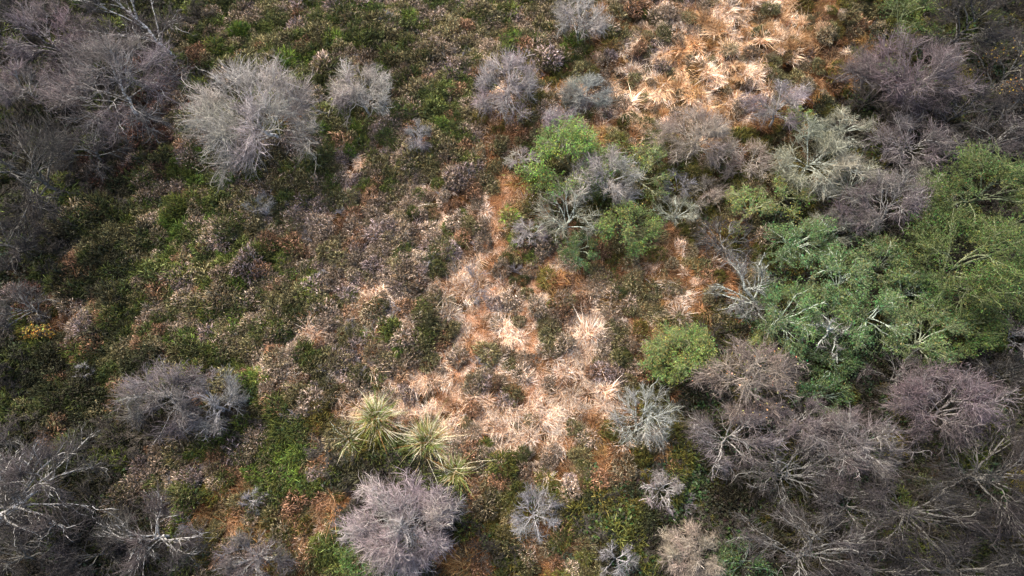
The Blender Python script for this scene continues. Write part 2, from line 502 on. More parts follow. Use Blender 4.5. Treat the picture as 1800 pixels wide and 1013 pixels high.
CROWNS = []
B, S_, T_ = 'birch_tree', 'bare_shrub', 'tree'
TREES = [
    # name px py rx ry style label category mark kwargs
    (B, 92, 66, 76, 62, 'mauve', 'mauve-tinted leafless birch in the upper left corner', 'birch tree', 'the upper left mauve birch', dict(mult=1.0)),
    (B, 218, 160, 122, 92, 'slate', 'broad grey-lilac leafless birch, largest crown in the upper left', 'birch tree', 'the broad grey-lilac birch', dict(mult=1.5, limbs=11, base=(248, 215), white=True)),
    (B, 238, 36, 100, 62, 'dusk', 'dark leafless birch with bright white leaning trunk at the top left edge', 'birch tree', 'the white leaning trunk', dict(mult=1.2, limbs=8, base=(322, 112), thick=1.1, white=True)),
    (B, 46, 158, 52, 55, 'slate', 'small pinkish birch crown at the left edge beside the broad birch', 'birch tree', None, dict()),
    (T_, 42, 310, 112, 112, 'dark', 'dark twiggy leafless tree at the left edge below the lilac birches', 'tree', 'the twiggy left-edge tree', dict(mult=.9, limbs=10)),
    (B, 462, 218, 112, 112, 'pale', 'large pale grey birch standing alone in the green heath', 'birch tree', 'the large pale birch', dict(mult=1.8, limbs=12, base=(500, 250), white=True)),
    (B, 632, 162, 58, 58, 'pale', 'small round pale grey birch, second lone crown along the top heath', 'birch tree', 'the small round birch', dict(mult=1.3, limbs=10, seed=523)),
    (B, 892, 160, 54, 70, 'lilac', 'egg-shaped grey birch leaning up beside the rust grass', 'birch tree', 'the egg-shaped birch', dict(mult=1.3, limbs=10)),
    (B, 1022, 32, 42, 54, 'pale', 'narrow silver birch cut by the top edge of the picture', 'birch tree', 'the narrow silver birch', dict(mult=1.1, limbs=8)),
    (S_, 1035, 162, 56, 34, 'white', 'whitish lichen-covered spiky shrub in the pale grass', 'shrub', 'the whitish spiky shrub', dict(hk=1.2, mult=.8, stems=3, open_=True, limbs=11)),
    (S_, 735, 242, 28, 32, 'blue', 'small whitish dead shrub alone in the green heather', 'shrub', 'the small whitish dead shrub', dict(hk=1.2, mult=.5, stems=3, open_=True, limbs=6)),
    (S_, 985, 240, 44, 44, 'lilac', 'rounded grey-mauve shrub above the leafy thicket', 'shrub', 'the grey-mauve shrub', dict(hk=1.8, mult=.9)),
    (S_, 916, 284, 30, 26, 'pale', 'small pale twiggy shrub at the top of the grass trail', 'shrub', 'the pale shrub above the trail', dict(hk=1.4, mult=.6, limbs=6)),
    (T_, 1000, 286, 78, 58, 'vivid', 'bright green leafy tree behind the bare crown of the middle thicket', 'tree', 'the bright green tree', dict(hk=1.9, mult=.9, limbs=10)),
    (T_, 1128, 300, 52, 50, 'lime', 'yellow-green leafy tree right of the bare crown in the middle thicket', 'tree', None, dict(hk=1.6, mult=.6, limbs=6)),
    (B, 1062, 322, 58, 54, 'pale', 'grey bare crown in the middle thicket, ringed by green leaves', 'birch tree', 'the bare crown ringed by leaves', dict(mult=1.1, limbs=11, hk=2.1)),
    (T_, 1002, 375, 62, 54, 'lichen', 'open lichen-green bare tree on the left of the middle thicket', 'tree', 'the lichen-green tree', dict(mult=.7, hk=1.7, limbs=7)),
    (T_, 1102, 402, 58, 52, 'bush', 'rounded fresh green leafy tree on the lower right of the middle thicket', 'tree', 'the rounded fresh green tree', dict(mult=.8, hk=1.7)),
    (T_, 1018, 440, 34, 30, 'sage', 'small sage-green leafy shrub under the lichen-green tree', 'shrub', None, dict(mult=.5, hk=1.3, limbs=6)),
    (B, 1222, 246, 74, 62, 'tan', 'beige leafless tree at the lower edge of the pale grass', 'birch tree', 'the beige leafless tree', dict(mult=1.4, limbs=10)),
    (S_, 1192, 326, 36, 28, 'blue', 'blue-grey twiggy shrub below the beige leafless tree', 'shrub', 'the blue-grey twiggy shrub', dict(hk=1.3, mult=.6, limbs=6, stems=3)),
    (T_, 1185, 372, 40, 34, 'lichen', 'low lichen-grey tree between the fresh green tree and the blue-grey shrub', 'tree', None, dict(mult=.6, hk=1.4, limbs=7)),
    (B, 1362, 200, 62, 38, 'lilac', 'lilac-grey leafless tree between the pale grass and the yellow-green sapling', 'birch tree', 'the lilac-grey tree', dict(mult=.9)),
    (T_, 1404, 206, 24, 20, 'lime', 'tiny yellow-green leafy sapling among grey trees on the upper right', 'sapling', 'the yellow-green sapling', dict(mult=.4, hk=1.6, limbs=5)),
    (T_, 1600, 30, 50, 50, 'olive', 'dark olive tree with thin leaves at the top edge, right of the grass', 'tree', 'the olive top-edge tree', dict(mult=.6, limbs=7)),
    (T_, 1705, 38, 78, 60, 'dark', 'dark bare tree at the top right corner', 'tree', None, dict(mult=1.1)),
    (B, 1598, 138, 118, 70, 'mauve', 'wide dark mauve leafless birch at the end of the pale grass', 'birch tree', 'the wide dark mauve birch', dict(mult=1.6, limbs=11, stems=3, seed=402)),
    (T_, 1772, 125, 62, 66, 'gold', 'dark bare tree dotted with a few yellow leaves at the right edge', 'tree', None, dict(mult=1.0)),
    (T_, 1440, 290, 74, 58, 'lichen', 'pale greenish lichen-covered tree above the leafy willows', 'tree', 'the greenish lichen tree', dict(mult=1.0, limbs=9, open_=True)),
    (B, 1602, 262, 78, 52, 'slate', 'grey-lilac bare tree above the yellow-green tree on the right', 'birch tree', 'the right-hand grey-lilac tree', dict(mult=1.3)),
    (B, 1742, 248, 80, 36, 'dusk', 'flat dusky bare tree at the right edge behind the yellow-green tree', 'birch tree', None, dict(mult=.9)),
    (T_, 1548, 368, 82, 56, 'slate', 'grey bare tree wedged between the willows and the yellow-green tree', 'tree', 'the grey tree among willows', dict(mult=1.3, limbs=10)),
    (T_, 1312, 372, 42, 46, 'lime', 'yellowish leafy tree at the left end of the green wood', 'tree', 'the yellowish leafy tree', dict(mult=.6, limbs=7)),
    (T_, 1384, 345, 42, 40, 'lime', 'small yellow-green tree right beside the yellowish leafy tree', 'tree', None, dict(mult=.5, limbs=6)),
    (T_, 1725, 345, 108, 74, 'olive', 'large yellow-green leafy tree at the right edge', 'tree', 'the large yellow-green tree', dict(mult=1.2, limbs=10)),
    (T_, 1705, 455, 105, 95, 'olive', 'broad olive-green leafy tree below the large yellow-green tree', 'tree', 'the broad olive-green tree', dict(mult=1.2, limbs=10)),
    ('willow_tree', 1402, 432, 58, 46, 'willow', 'sage-green willow at the top left of the willow group', 'willow', 'the top left willow', dict(mult=.8, limbs=8)),
    ('willow_tree', 1545, 455, 54, 46, 'sage', 'rounded sage willow at the top of the willow group', 'willow', 'the rounded sage willow', dict(mult=.8, limbs=8)),
    ('willow_tree', 1472, 490, 60, 52, 'willow', 'willow in the middle of the group with pale limbs', 'willow', 'the middle willow', dict(mult=.8, limbs=8)),
    ('willow_tree', 1388, 562, 52, 66, 'willow', 'blue-green willow right of the pale dead tree', 'willow', 'the blue-green willow', dict(mult=.9, limbs=8)),
    ('willow_tree', 1530, 565, 66, 52, 'willow', 'willow above the dark gap, right of the whitish dead limb', 'willow', None, dict(mult=.8, limbs=8)),
    ('willow_tree', 1628, 590, 64, 54, 'sage', 'lowest willow on the right side of the group', 'willow', 'the lowest willow', dict(mult=.8, limbs=8)),
    ('dead_tree', 1298, 505, 52, 60, 'dead', 'pale dead tree with thick whitish forked limbs beside the willows', 'dead tree', 'the pale dead tree', dict(mult=.45, limbs=8, open_=True, hk=1.5, base=(1350, 548), thick=2.2)),
    ('dead_tree', 1446, 590, 36, 44, 'dead', 'leafless whitish-green dead limb arching out of the dark gap in the willows', 'dead tree', 'the whitish dead limb', dict(mult=.12, limbs=5, open_=True, hk=2.4, base=(1478, 570), thick=2.2)),
    ('leafy_bush', 1195, 622, 62, 58, 'bush', 'round bright green leafy bush standing alone right of the grass', 'bush', 'the round green bush', dict(mult=1.6, limbs=10, hk=1.6, dense=True, seed=911)),
    (B, 1312, 672, 88, 76, 'fleck', 'pinkish-brown birch flecked with a few last leaves, below the green bush', 'birch tree', 'the pinkish-brown birch', dict(mult=1.6, limbs=11)),
    (B, 1290, 770, 80, 52, 'slate', 'tan leafless tree just below the pinkish-brown birch', 'birch tree', 'the tan tree', dict(mult=1.0)),
    (S_, 1130, 735, 62, 58, 'white', 'whitish lichen shrub at the right side of the grass', 'shrub', 'the whitish lichen shrub', dict(mult=.45, limbs=10, hk=1.5, open_=True, stems=2)),
    (T_, 1440, 692, 54, 34, 'teal', 'deep green leafy tree above the grey-lilac birch on the lower right', 'tree', 'the deep green tree', dict(mult=.6, limbs=7)),
    (B, 1660, 712, 108, 70, 'mauve', 'reddish-mauve birch with pale limbs spreading left, on the lower right', 'birch tree', 'the reddish-mauve birch', dict(mult=1.5, limbs=11, base=(1580, 768), thick=1.2)),
    (B, 1500, 790, 96, 62, 'slate', 'grey-lilac birch in the middle of the lower right wood', 'birch tree', 'the lower right grey-lilac birch', dict(mult=1.5, limbs=10)),
    (T_, 1385, 838, 84, 52, 'dusk', 'dusky bare tree left of the grey-lilac birch on the lower right', 'tree', 'the dusky bare tree', dict(mult=.7)),
    (T_, 1755, 850, 90, 110, 'dark', 'dark leafless tree at the lower right edge', 'tree', 'the dark right-edge tree', dict(mult=.9, limbs=10)),
    (T_, 1600, 905, 118, 66, 'dark', 'wide dark bare tree below the grey-lilac birch', 'tree', 'the wide dark tree', dict(mult=.9, limbs=10)),
    (T_, 1660, 1000, 100, 50, 'dark', 'dark bare tree cut by the bottom edge near the right corner', 'tree', None, dict(mult=1.0)),
    (T_, 1420, 955, 112, 66, 'dusk', 'greenish dusky bare tree at the bottom edge right of the pale shrub', 'tree', 'the greenish dusky tree', dict(mult=.8, limbs=10)),
    (T_, 1212, 978, 54, 54, 'tan', 'pale fan-like bare tree at the bottom edge right of centre', 'tree', 'the pale fan-like tree', dict(mult=1.6, limbs=11, hk=1.5)),
    (S_, 1162, 866, 34, 32, 'lilac', 'small mauve-grey starburst shrub below the whitish lichen shrub', 'shrub', 'the small starburst shrub', dict(mult=.6, limbs=7, hk=1.4)),
    (S_, 945, 905, 46, 46, 'blue', 'grey crooked leafless shrub in the dark bramble at lower centre', 'shrub', 'the grey crooked shrub', dict(mult=.4, limbs=9, hk=1.4, open_=True)),
    (B, 704, 922, 98, 78, 'lilac', 'large silver-lilac birch just below the pampas clumps', 'birch tree', 'the large silver-lilac birch', dict(mult=1.9, limbs=16, base=(748, 938), white=True)),
    (S_, 447, 880, 24, 22, 'blue', 'tiny whitish shrub growing out of orange grass', 'shrub', 'the tiny whitish shrub', dict(mult=.4, limbs=6, hk=1.3, stems=3)),
    (B, 292, 705, 84, 66, 'slate', 'grey-brown birch with a pale limb on the lower left', 'birch tree', 'the grey-brown birch', dict(mult=1.3, limbs=10)),
    (T_, 376, 712, 50, 58, 'blue', 'bluish-white bare tree touching the right side of the grey-brown birch', 'tree', 'the bluish-white bare tree', dict(mult=.7, limbs=8, hk=1.6, open_=True)),
    (B, 108, 850, 112, 92, 'dusk', 'large dusky birch with forked white limbs near the lower left corner', 'birch tree', 'the large dusky birch', dict(mult=1.6, limbs=11, base=(-15, 928), thick=1.5, white=True)),
    (B, 272, 942, 84, 70, 'dusk', 'grey birch with white forked branches at the bottom, right of the dusky birch', 'birch tree', 'the fork-branched grey birch', dict(mult=1.2, limbs=9, white=True)),
    (B, 442, 988, 64, 40, 'slate', 'low taupe birch cut by the bottom edge', 'birch tree', 'the taupe bottom-edge birch', dict(mult=1.1)),
    (T_, 50, 975, 90, 56, 'dark', 'dark bare tree in the bottom left corner', 'tree', None, dict(mult=1.0)),
    (S_, 38, 548, 46, 42, 'dusk', 'grey-mauve bare shrub on the left edge beside amber grass', 'shrub', 'the grey left-edge shrub', dict(mult=.8, hk=1.5)),
    (S_, 14, 780, 38, 34, 'dusk', 'small grey shrub on the left edge above the large dusky birch', 'shrub', None, dict(mult=.8, hk=1.5)),
    (S_, 147, 652, 20, 20, 'blue', 'small whitish dead shrub in the dark heather on the left', 'shrub', None, dict(mult=.25, limbs=5, hk=1.3, stems=3)),
    (S_, 456, 362, 28, 18, 'pale', 'small grey shrub just below the large pale birch', 'shrub', None, dict(mult=.5, limbs=6, hk=1.2)),
    (S_, 930, 412, 34, 26, 'lilac', 'low greyish shrub right of the grass trail', 'shrub', 'the low trailside shrub', dict(mult=.6, limbs=7, hk=1.2)),
    (S_, 1782, 592, 36, 36, 'slate', 'grey bare shrub on the right edge below the willows', 'shrub', None, dict(mult=.6, limbs=7)),
    (T_, 655, 985, 52, 36, 'olive', 'olive leafy shrub at the bottom edge below the large silver-lilac birch', 'shrub', None, dict(mult=.6, limbs=7, hk=1.4)),
    (S_, 1090, 988, 40, 32, 'blue', 'blue-grey low shrub at the bottom edge left of the pale fan-like tree', 'shrub', None, dict(mult=.5, limbs=6, hk=1.3)),
    (T_, 1580, 660, 60, 36, 'dusk', 'dusky bare tree under the willows, left of the reddish-mauve birch', 'tree', None, dict(mult=.7, limbs=7)),
    (T_, 1455, 632, 60, 30, 'teal', 'deep green leafy shrub in the shade below the whitish dead limb', 'shrub', None, dict(mult=.7, limbs=7, hk=1.2)),
    (T_, 1275, 420, 46, 46, 'dusk', 'low dusky bare tree above the pale dead tree', 'tree', None, dict(mult=.6, limbs=7, hk=1.3)),
    (T_, 1330, 285, 46, 40, 'tan', 'small taupe bare tree between the beige tree and the lichen tree', 'tree', None, dict(mult=.8, limbs=7)),
    (T_, 1480, 225, 60, 30, 'lichen', 'low lichen-grey bare tree under the wide dark mauve birch', 'tree', None, dict(mult=.8, limbs=7)),
    (T_, 1246, 338, 44, 30, 'tan', 'low taupe shrub under the beige leafless tree', 'shrub', None, dict(mult=.7, limbs=7, hk=1.3)),
    (T_, 1505, 318, 52, 40, 'lichen', 'tangled lichen-grey tree right of the greenish lichen tree', 'tree', None, dict(mult=.8, limbs=8)),
    (T_, 1462, 400, 46, 30, 'lichen', 'small grey-green bare tree just above the willows', 'tree', None, dict(mult=.7, limbs=7)),
    (T_, 1690, 195, 80, 40, 'dark', 'dark leafless thicket between the wide mauve birch and the right edge', 'tree', None, dict(mult=.9)),
    (T_, 1775, 200, 50, 40, 'dusk', 'dusky bare crown on the right edge under the yellow-dotted tree', 'tree', None, dict(mult=.8)),
    (T_, 1665, 275, 50, 36, 'dusk', 'dusky bare crown behind the top of the large yellow-green tree', 'tree', None, dict(mult=.8)),
    (T_, 1625, 340, 40, 44, 'lichen', 'narrow bare crown against the left side of the yellow-green tree', 'tree', None, dict(mult=.8)),
    ('willow_tree', 1462, 548, 52, 44, 'sage', 'sage willow behind the whitish dead limb', 'willow', None, dict(mult=.7, limbs=8)),
    ('willow_tree', 1600, 510, 52, 48, 'willow', 'dense willow joining the group to the broad olive-green tree', 'willow', None, dict(mult=.8, limbs=8)),
    (T_, 1700, 575, 66, 44, 'olive', 'dull green leafy tree below the broad olive-green tree', 'tree', None, dict(mult=.8, limbs=8)),
    (T_, 1775, 520, 50, 60, 'olive', 'olive leafy tree cut by the right edge', 'tree', None, dict(mult=.7, limbs=8)),
    (T_, 1760, 655, 56, 40, 'dark', 'dark bare tree at the right edge under the grey shrub', 'tree', None, dict(mult=.9)),
    (B, 1415, 752, 60, 44, 'slate', 'small lilac-grey birch between the pinkish-brown and grey-lilac birches', 'birch tree', None, dict(mult=1.0)),
    (T_, 1490, 890, 70, 42, 'dusk', 'dusky bare tree directly below the lower grey-lilac birch', 'tree', None, dict(mult=1.0)),
    (T_, 1535, 1000, 80, 40, 'dark', 'dark bare tree on the bottom edge below the wide dark tree', 'tree', None, dict(mult=1.0)),
    (T_, 1310, 990, 60, 40, 'teal', 'deep green scrub on the bottom edge right of the pale fan-like tree', 'shrub', None, dict(mult=.5, limbs=7, hk=1.2)),
    (T_, 1338, 612, 34, 26, 'lime', 'yellowish sapling behind the top of the pinkish-brown birch', 'sapling', None, dict(mult=.4, limbs=6, hk=1.4)),
    (T_, 1780, 960, 60, 60, 'dark', 'dark bare tree in the bottom right corner', 'tree', None, dict(mult=1.0)),
    (T_, 22, 40, 52, 50, 'dark', 'dark bare tree in the top left corner', 'tree', None, dict(mult=.9)),
    (T_, 22, 430, 60, 50, 'dark', 'dark twiggy shrub at the left edge under the twiggy tree', 'shrub', None, dict(mult=.8, hk=1.2)),
    (T_, 165, 262, 66, 44, 'dusk', 'dusky low bare tree below the broad grey-lilac birch', 'tree', None, dict(mult=.9, hk=1.3)),
    (T_, 175, 985, 60, 40, 'dark', 'dark bare shrub on the bottom edge between the dusky and forked birches', 'shrub', None, dict(mult=.9)),
    (T_, 66, 585, 26, 14, 'gold', 'small twiggy sapling with yellow leaves beside the left amber grass', 'sapling', None, dict(mult=.4, limbs=6, hk=1.3, gold=.5)),
]
for nm, px, py, rx, ry, st, lab, cat, mark, kw in TREES:
    kw = dict(kw)
    plant(nm, px, py, rx, ry, st, lab, cat, mark, ((1.1 if kw.get('mult', 1) >= 1.25 else 1.2) + (.08 if px > 1250 and st in ('dusk', 'dark', 'slate') else 0)) if st not in ('white', 'blue', 'bush') else 1.1, **kw)

# ------------------------------------------------------------------ low plants: prototypes
def proto_sprigs(seed, n, R, H, ln, r0, spread, lumr=(.45, 1.6), warm=.25, tipf=(1.25, 1.1, .95), pale=0.0):
    """a mounded bush of short sprigs on a few woody stems"""
    rng = np.random.default_rng(seed)
    lf = lobes(rng, .35)
    u = unit(rng.normal(size=(n, 3)) * [1, 1, .75] + [0, 0, .35])
    u[:, 2] = np.abs(u[:, 2])
    k = rng.uniform(.45, 1, n) ** .6
    o = u * [R, R, H] * (k * lf(u))[:, None]
    d = unit(u * [1, 1, .8] + rng.normal(size=(n, 3)) * spread + [0, 0, .35])
    L = (ln * rng.uniform(.5, 1.4, n))[:, None]
    b = unit(np.cross(d, rng.normal(size=(n, 3)))) * L * .25
    P = np.stack([o - d * L * .3, o + d * L * .35 + b * .4, o + d * L + b], 1)
    rr = np.stack([np.full(n, r0 * .6), r0 * rng.uniform(.7, 1.3, n), np.full(n, .001)], 1)
    V, F = tubes(P, rr, 3)
    lum = rng.uniform(*lumr, (n, 1, 1)) * (1 + warm * rng.normal(size=(n, 1, 1)) * np.array([1, .35, -.5]))
    lum = np.where(rng.uniform(size=(n, 1, 1)) < pale, rng.uniform(1.7, 3.6, (n, 1, 1)) * np.array([1.0, 1.0, 1.12]), lum)
    s_ = np.array([0, 0, 0, .5, .5, .5, 1.0])[None, :, None]
    g = Geo()
    g.add(V, F, np.broadcast_to(np.clip(lum * (1 + (np.array(tipf) - 1) * s_), .05, 4), V.shape).copy())
    ns = 9
    us = unit(rng.normal(size=(ns, 3)) * [1, 1, .4] + [0, 0, .6])
    us[:, 2] = np.abs(us[:, 2])
    st = np.stack([np.zeros((ns, 3)) - [0, 0, .1], us * [R * .35, R * .35, H * .5], us * [R * .9, R * .9, H * .85]], 1)
    V, F = tubes(st, rad(st, .014, .004, rng), 3)
    g.add(V, F, np.array([.7, .6, .55]))
    return g


def proto_grass(seed, n, R, L, wid, droop, lay=0.0, lumr=(.32, 1.5), warm=.12, bent=.0):
    """dead grass: lay 0 = a star-like tussock, lay 1 = a mat of blades laid over towards +X"""
    rng = np.random.default_rng(seed)
    az = rng.uniform(0, 6.283, n)
    ro = np.stack([np.cos(az), np.sin(az), np.zeros(n)], 1)
    base = ro * (R * rng.uniform(0, 1, n) ** .6)[:, None]
    a2 = np.where(rng.uniform(size=n) < lay, rng.normal(scale=.55, size=n), az + rng.normal(scale=.5, size=n))
    d = np.stack([np.cos(a2), np.sin(a2), np.zeros(n)], 1)
    tilt = rng.uniform(.08, 1.0, n) ** (.8 - .35 * lay)
    ln = (L * rng.uniform(.4, 1.3, n))[:, None]
    s = np.array([0, .35, .7, 1.0])[None, :, None]
    out = (tilt[:, None] * ln)[:, None] * (0.35 * s + .65 * s * s)
    up = ln[:, None] * ((1.05 - .45 * tilt)[:, None, None] * s - (droop * rng.uniform(.5, 1.3, n) * (.25 + tilt))[:, None, None] * s * s)
    P = base[:, None] + d[:, None] * out + np.array([0, 0, 1.0]) * up
    kink = (rng.uniform(size=(n, 1, 1)) < bent) * rng.normal(scale=.3, size=(n, 1, 3)) * np.array([0, 0, .6, 1.3])[None, :, None]
    P += (np.cumsum(rng.normal(scale=.03, size=P.shape), 1) + kink) * ln[:, None]
    P[:, :, 2] = np.maximum(P[:, :, 2], .01 + .06 * rng.uniform(size=(n, 1)))
    P[:, 0, 2] = -.03
    sd_ = np.stack([-np.sin(a2), np.cos(a2), rng.normal(scale=.5, size=n)], 1)
    sd_ = unit(sd_)[:, None] * (wid * rng.uniform(.6, 1.3, (n, 1, 1))) * np.array([.7, 1, .75])[None, :, None]
    A = P[:, :3] + sd_ * .5
    Bv = P[:, :3] - sd_ * .5
    V = np.concatenate([A, Bv, P[:, 3:]], 1)           # 7 points
    F = np.array([[0, 1, 4], [0, 4, 3], [1, 2, 5], [1, 5, 4], [2, 6, 5]])[None] + (np.arange(n) * 7)[:, None, None]
    lum = rng.uniform(*lumr, (n, 1, 1)) * (1 + warm * rng.normal(size=(n, 1, 1)) * np.array([.6, 0, -.8]))
    lum = np.where(rng.uniform(size=(n, 1, 1)) < .22, lum * np.array([.5, .30, .17]), lum)      # older rusty blades
    s7 = np.array([0, .35, .7, 0, .35, .7, 1])[None, :, None]
    lo, hi = np.array([.60, .38, .22]), np.array([1.08, 1.05, 1.03])
    cc = lum * (lo + (hi - lo) * np.minimum(1, s7 * 1.7))
    g = Geo()
    g.add(V, F, np.clip(cc, .05, 2.5))
    return g


def proto_leafy(seed, n, R, H, size):
    rng = np.random.default_rng(seed)
    lf = lobes(rng, .4)
    u = unit(rng.normal(size=(n, 3)) * [1, 1, .8] + [0, 0, .3])
    u[:, 2] = np.abs(u[:, 2])
    o = u * [R, R, H] * (rng.uniform(.4, 1, n) ** .5 * lf(u))[:, None]
    g = Geo()
    V, F = leaf_quads(rng, o, size)
    lum = rng.uniform(.5, 1.5, (n, 1, 1)) * (1 + .2 * rng.normal(size=(n, 1, 3)))
    g.add(V, F, np.broadcast_to(np.clip(lum, .1, 3), V.shape).copy())
    ns = 8
    us = unit(rng.normal(size=(ns, 3)) * [1, 1, .4] + [0, 0, .6])
    us[:, 2] = np.abs(us[:, 2])
    st = np.stack([np.zeros((ns, 3)) - [0, 0, .1], us * [R * .5, R * .5, H * .7], us * [R, R, H * .8]], 1)
    V, F = tubes(st, rad(st, .010, .004, rng), 3)
    g.add(V, F, np.array([.8, .5, .4]))
    return g


def proto_dead(seed, R, H):
    rng = np.random.default_rng(seed)
    ns = 9
    us = unit(rng.normal(size=(ns, 3)) * [1, 1, .4] + [0, 0, .5])
    us[:, 2] = np.abs(us[:, 2])
    st = np.stack([np.zeros((ns, 3)) - [0, 0, .05], us * [R * .4, R * .4, H * .6], us * [R * .75, R * .75, H * .85], us * [R, R, H]], 1)
    st[:, 1:] += rng.normal(scale=.06 * R, size=(ns, 3, 3))
    g = Geo()
    V, F = tubes(st, rad(st, .016, .004, rng), 3)
    g.add(V, F, np.array([1.1, 1.1, 1.1]))
    c1, _ = children(rng, st, 7, .2, 1, R * .5, 3, .7, .8, .3, .2, np.zeros(3), .3)
    V, F = tubes(c1, rad(c1, .008, .003, rng), 3)
    g.add(V, F, np.array([1.0, 1, 1]))
    c2, _ = children(rng, c1, 5, .2, 1, R * .3, 3, .7, .8, .3, .2, np.zeros(3), .3)
    V, F = tubes(c2, rad(c2, .006, .002, rng), 3)
    g.add(V, F, np.repeat(rng.uniform(.6, 1.3, (len(c2), 1, 1)), V.shape[1], 1) * np.ones(3))
    return g


PROTO = {
    'heather': [proto_sprigs(10 + i, 640, .42, .40, .095, .0135, .6, (.3, 1.25), .14, (1.25, 1.18, 1.08), .14 + .05 * (i % 3)).mesh('heather', M_SPRIG) for i in range(6)],
    'gorse': [proto_sprigs(30 + i, 460, .44, .45, .15, .0125, .55, (.35, 1.5), .2, (1.3, 1.3, .9), .05).mesh('gorse', M_SPRIG) for i in range(5)],
    'grass': [proto_grass(50 + i, 250, (.22, .26, .34, .24, .36)[i % 5], (.46, .5, .40, .56, .36)[i % 5], .0142, .62, (.1, .6, .85, .3, .9)[i % 5], (.22, 1.85), bent=.28).mesh('grass', M_GRASS) for i in range(10)],
    'leafy': [proto_leafy(70 + i, 190, .42, .28, .095).mesh('leafy', M_LEAF) for i in range(5)],
    'dead': [proto_dead(90 + i, .42, .45).mesh('dead', M_TWIG) for i in range(4)],
}
PCOL = {}
for k, ms in PROTO.items():
    c = bpy.data.collections.new('proto_' + k)          # never linked to the scene: only a source for the node instances
    for i, me in enumerate(ms):
        c.objects.link(bpy.data.objects.new('%s_source_%02d' % (k, i), me))
    PCOL[k] = c


def scatter(name, kind, pts, label, cat):
    """one 'stuff' object: points with rotation, scale, tint and variant, instanced by geometry nodes"""
    n = len(pts)
    A = np.array([p['v'] for p in pts], np.float32)     # x y z rx ry rz sx sy sz r g b var
    me = bpy.data.meshes.new(name)
    me.vertices.add(n)
    me.vertices.foreach_set('co', A[:, :3].ravel())
    for nm, ty, dat in (('rot', 'FLOAT_VECTOR', A[:, 3:6]), ('scl', 'FLOAT_VECTOR', A[:, 6:9])):
        a = me.attributes.new(nm, ty, 'POINT')
        a.data.foreach_set('vector', np.ascontiguousarray(dat).ravel())
    a = me.attributes.new('tint', 'FLOAT_COLOR', 'POINT')
    a.data.foreach_set('color', np.concatenate([A[:, 9:12], np.ones((n, 1), np.float32)], 1).ravel())
    a = me.attributes.new('variant', 'INT', 'POINT')
    a.data.foreach_set('value', A[:, 12].astype(np.int32))
    o = link(name, me)
    tag(o, label, cat, kind='stuff')
    ng = bpy.data.node_groups.new('scatter_' + name, 'GeometryNodeTree')
    ng.interface.new_socket('Geometry', in_out='INPUT', socket_type='NodeSocketGeometry')
    ng.interface.new_socket('Geometry', in_out='OUTPUT', socket_type='NodeSocketGeometry')
    N = ng.nodes.new
    gi, go = N('NodeGroupInput'), N('NodeGroupOutput')
    iop = N('GeometryNodeInstanceOnPoints')
    ci = N('GeometryNodeCollectionInfo')
    ci.inputs['Collection'].default_value = PCOL[kind]
    ci.inputs['Separate Children'].default_value = True
    ci.inputs['Reset Children'].default_value = True

    def named(nm, ty):
        x = N('GeometryNodeInputNamedAttribute')
        x.data_type = ty
        x.inputs['Name'].default_value = nm
        return [s for s in x.outputs if s.enabled][0]
    e2r = N('FunctionNodeEulerToRotation')
    L = ng.links.new
    L(gi.outputs[0], iop.inputs['Points'])
    L(ci.outputs[0], iop.inputs['Instance'])
    iop.inputs['Pick Instance'].default_value = True
    L(named('variant', 'INT'), iop.inputs['Instance Index'])
    L(named('rot', 'FLOAT_VECTOR'), e2r.inputs[0])
    L(e2r.outputs[0], iop.inputs['Rotation'])
    L(named('scl', 'FLOAT_VECTOR'), iop.inputs['Scale'])
    L(iop.outputs[0], go.inputs[0])
    md = o.modifiers.new('scatter', 'NODES')
    md.node_group = ng
    return o


# ------------------------------------------------------------------ which plants grow where (50 photo pixels per letter)
ZONES = """
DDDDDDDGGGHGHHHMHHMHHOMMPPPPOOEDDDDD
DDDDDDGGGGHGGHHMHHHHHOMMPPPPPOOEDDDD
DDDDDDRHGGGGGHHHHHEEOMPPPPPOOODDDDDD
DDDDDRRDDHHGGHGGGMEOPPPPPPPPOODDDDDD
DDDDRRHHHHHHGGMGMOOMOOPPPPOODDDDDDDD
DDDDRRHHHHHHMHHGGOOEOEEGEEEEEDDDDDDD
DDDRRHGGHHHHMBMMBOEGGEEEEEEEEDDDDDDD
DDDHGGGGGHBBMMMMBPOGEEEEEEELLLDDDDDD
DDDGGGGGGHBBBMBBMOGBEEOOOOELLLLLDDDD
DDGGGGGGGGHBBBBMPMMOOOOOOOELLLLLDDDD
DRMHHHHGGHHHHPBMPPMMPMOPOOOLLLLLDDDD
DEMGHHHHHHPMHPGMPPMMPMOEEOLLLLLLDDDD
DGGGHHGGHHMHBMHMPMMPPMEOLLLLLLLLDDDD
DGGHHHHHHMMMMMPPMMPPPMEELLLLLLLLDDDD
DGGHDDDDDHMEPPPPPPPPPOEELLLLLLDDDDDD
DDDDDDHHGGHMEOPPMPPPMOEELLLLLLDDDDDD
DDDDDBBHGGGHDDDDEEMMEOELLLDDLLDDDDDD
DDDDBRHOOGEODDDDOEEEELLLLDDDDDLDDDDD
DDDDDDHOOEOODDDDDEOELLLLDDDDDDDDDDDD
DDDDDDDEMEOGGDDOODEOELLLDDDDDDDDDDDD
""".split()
PATHS = [[(905, 300), (885, 345), (872, 420), (852, 520), (836, 620), (806, 680), (770, 725)],
         [(1010, 380), (985, 430), (945, 470), (925, 540), (940, 640), (925, 700)]]

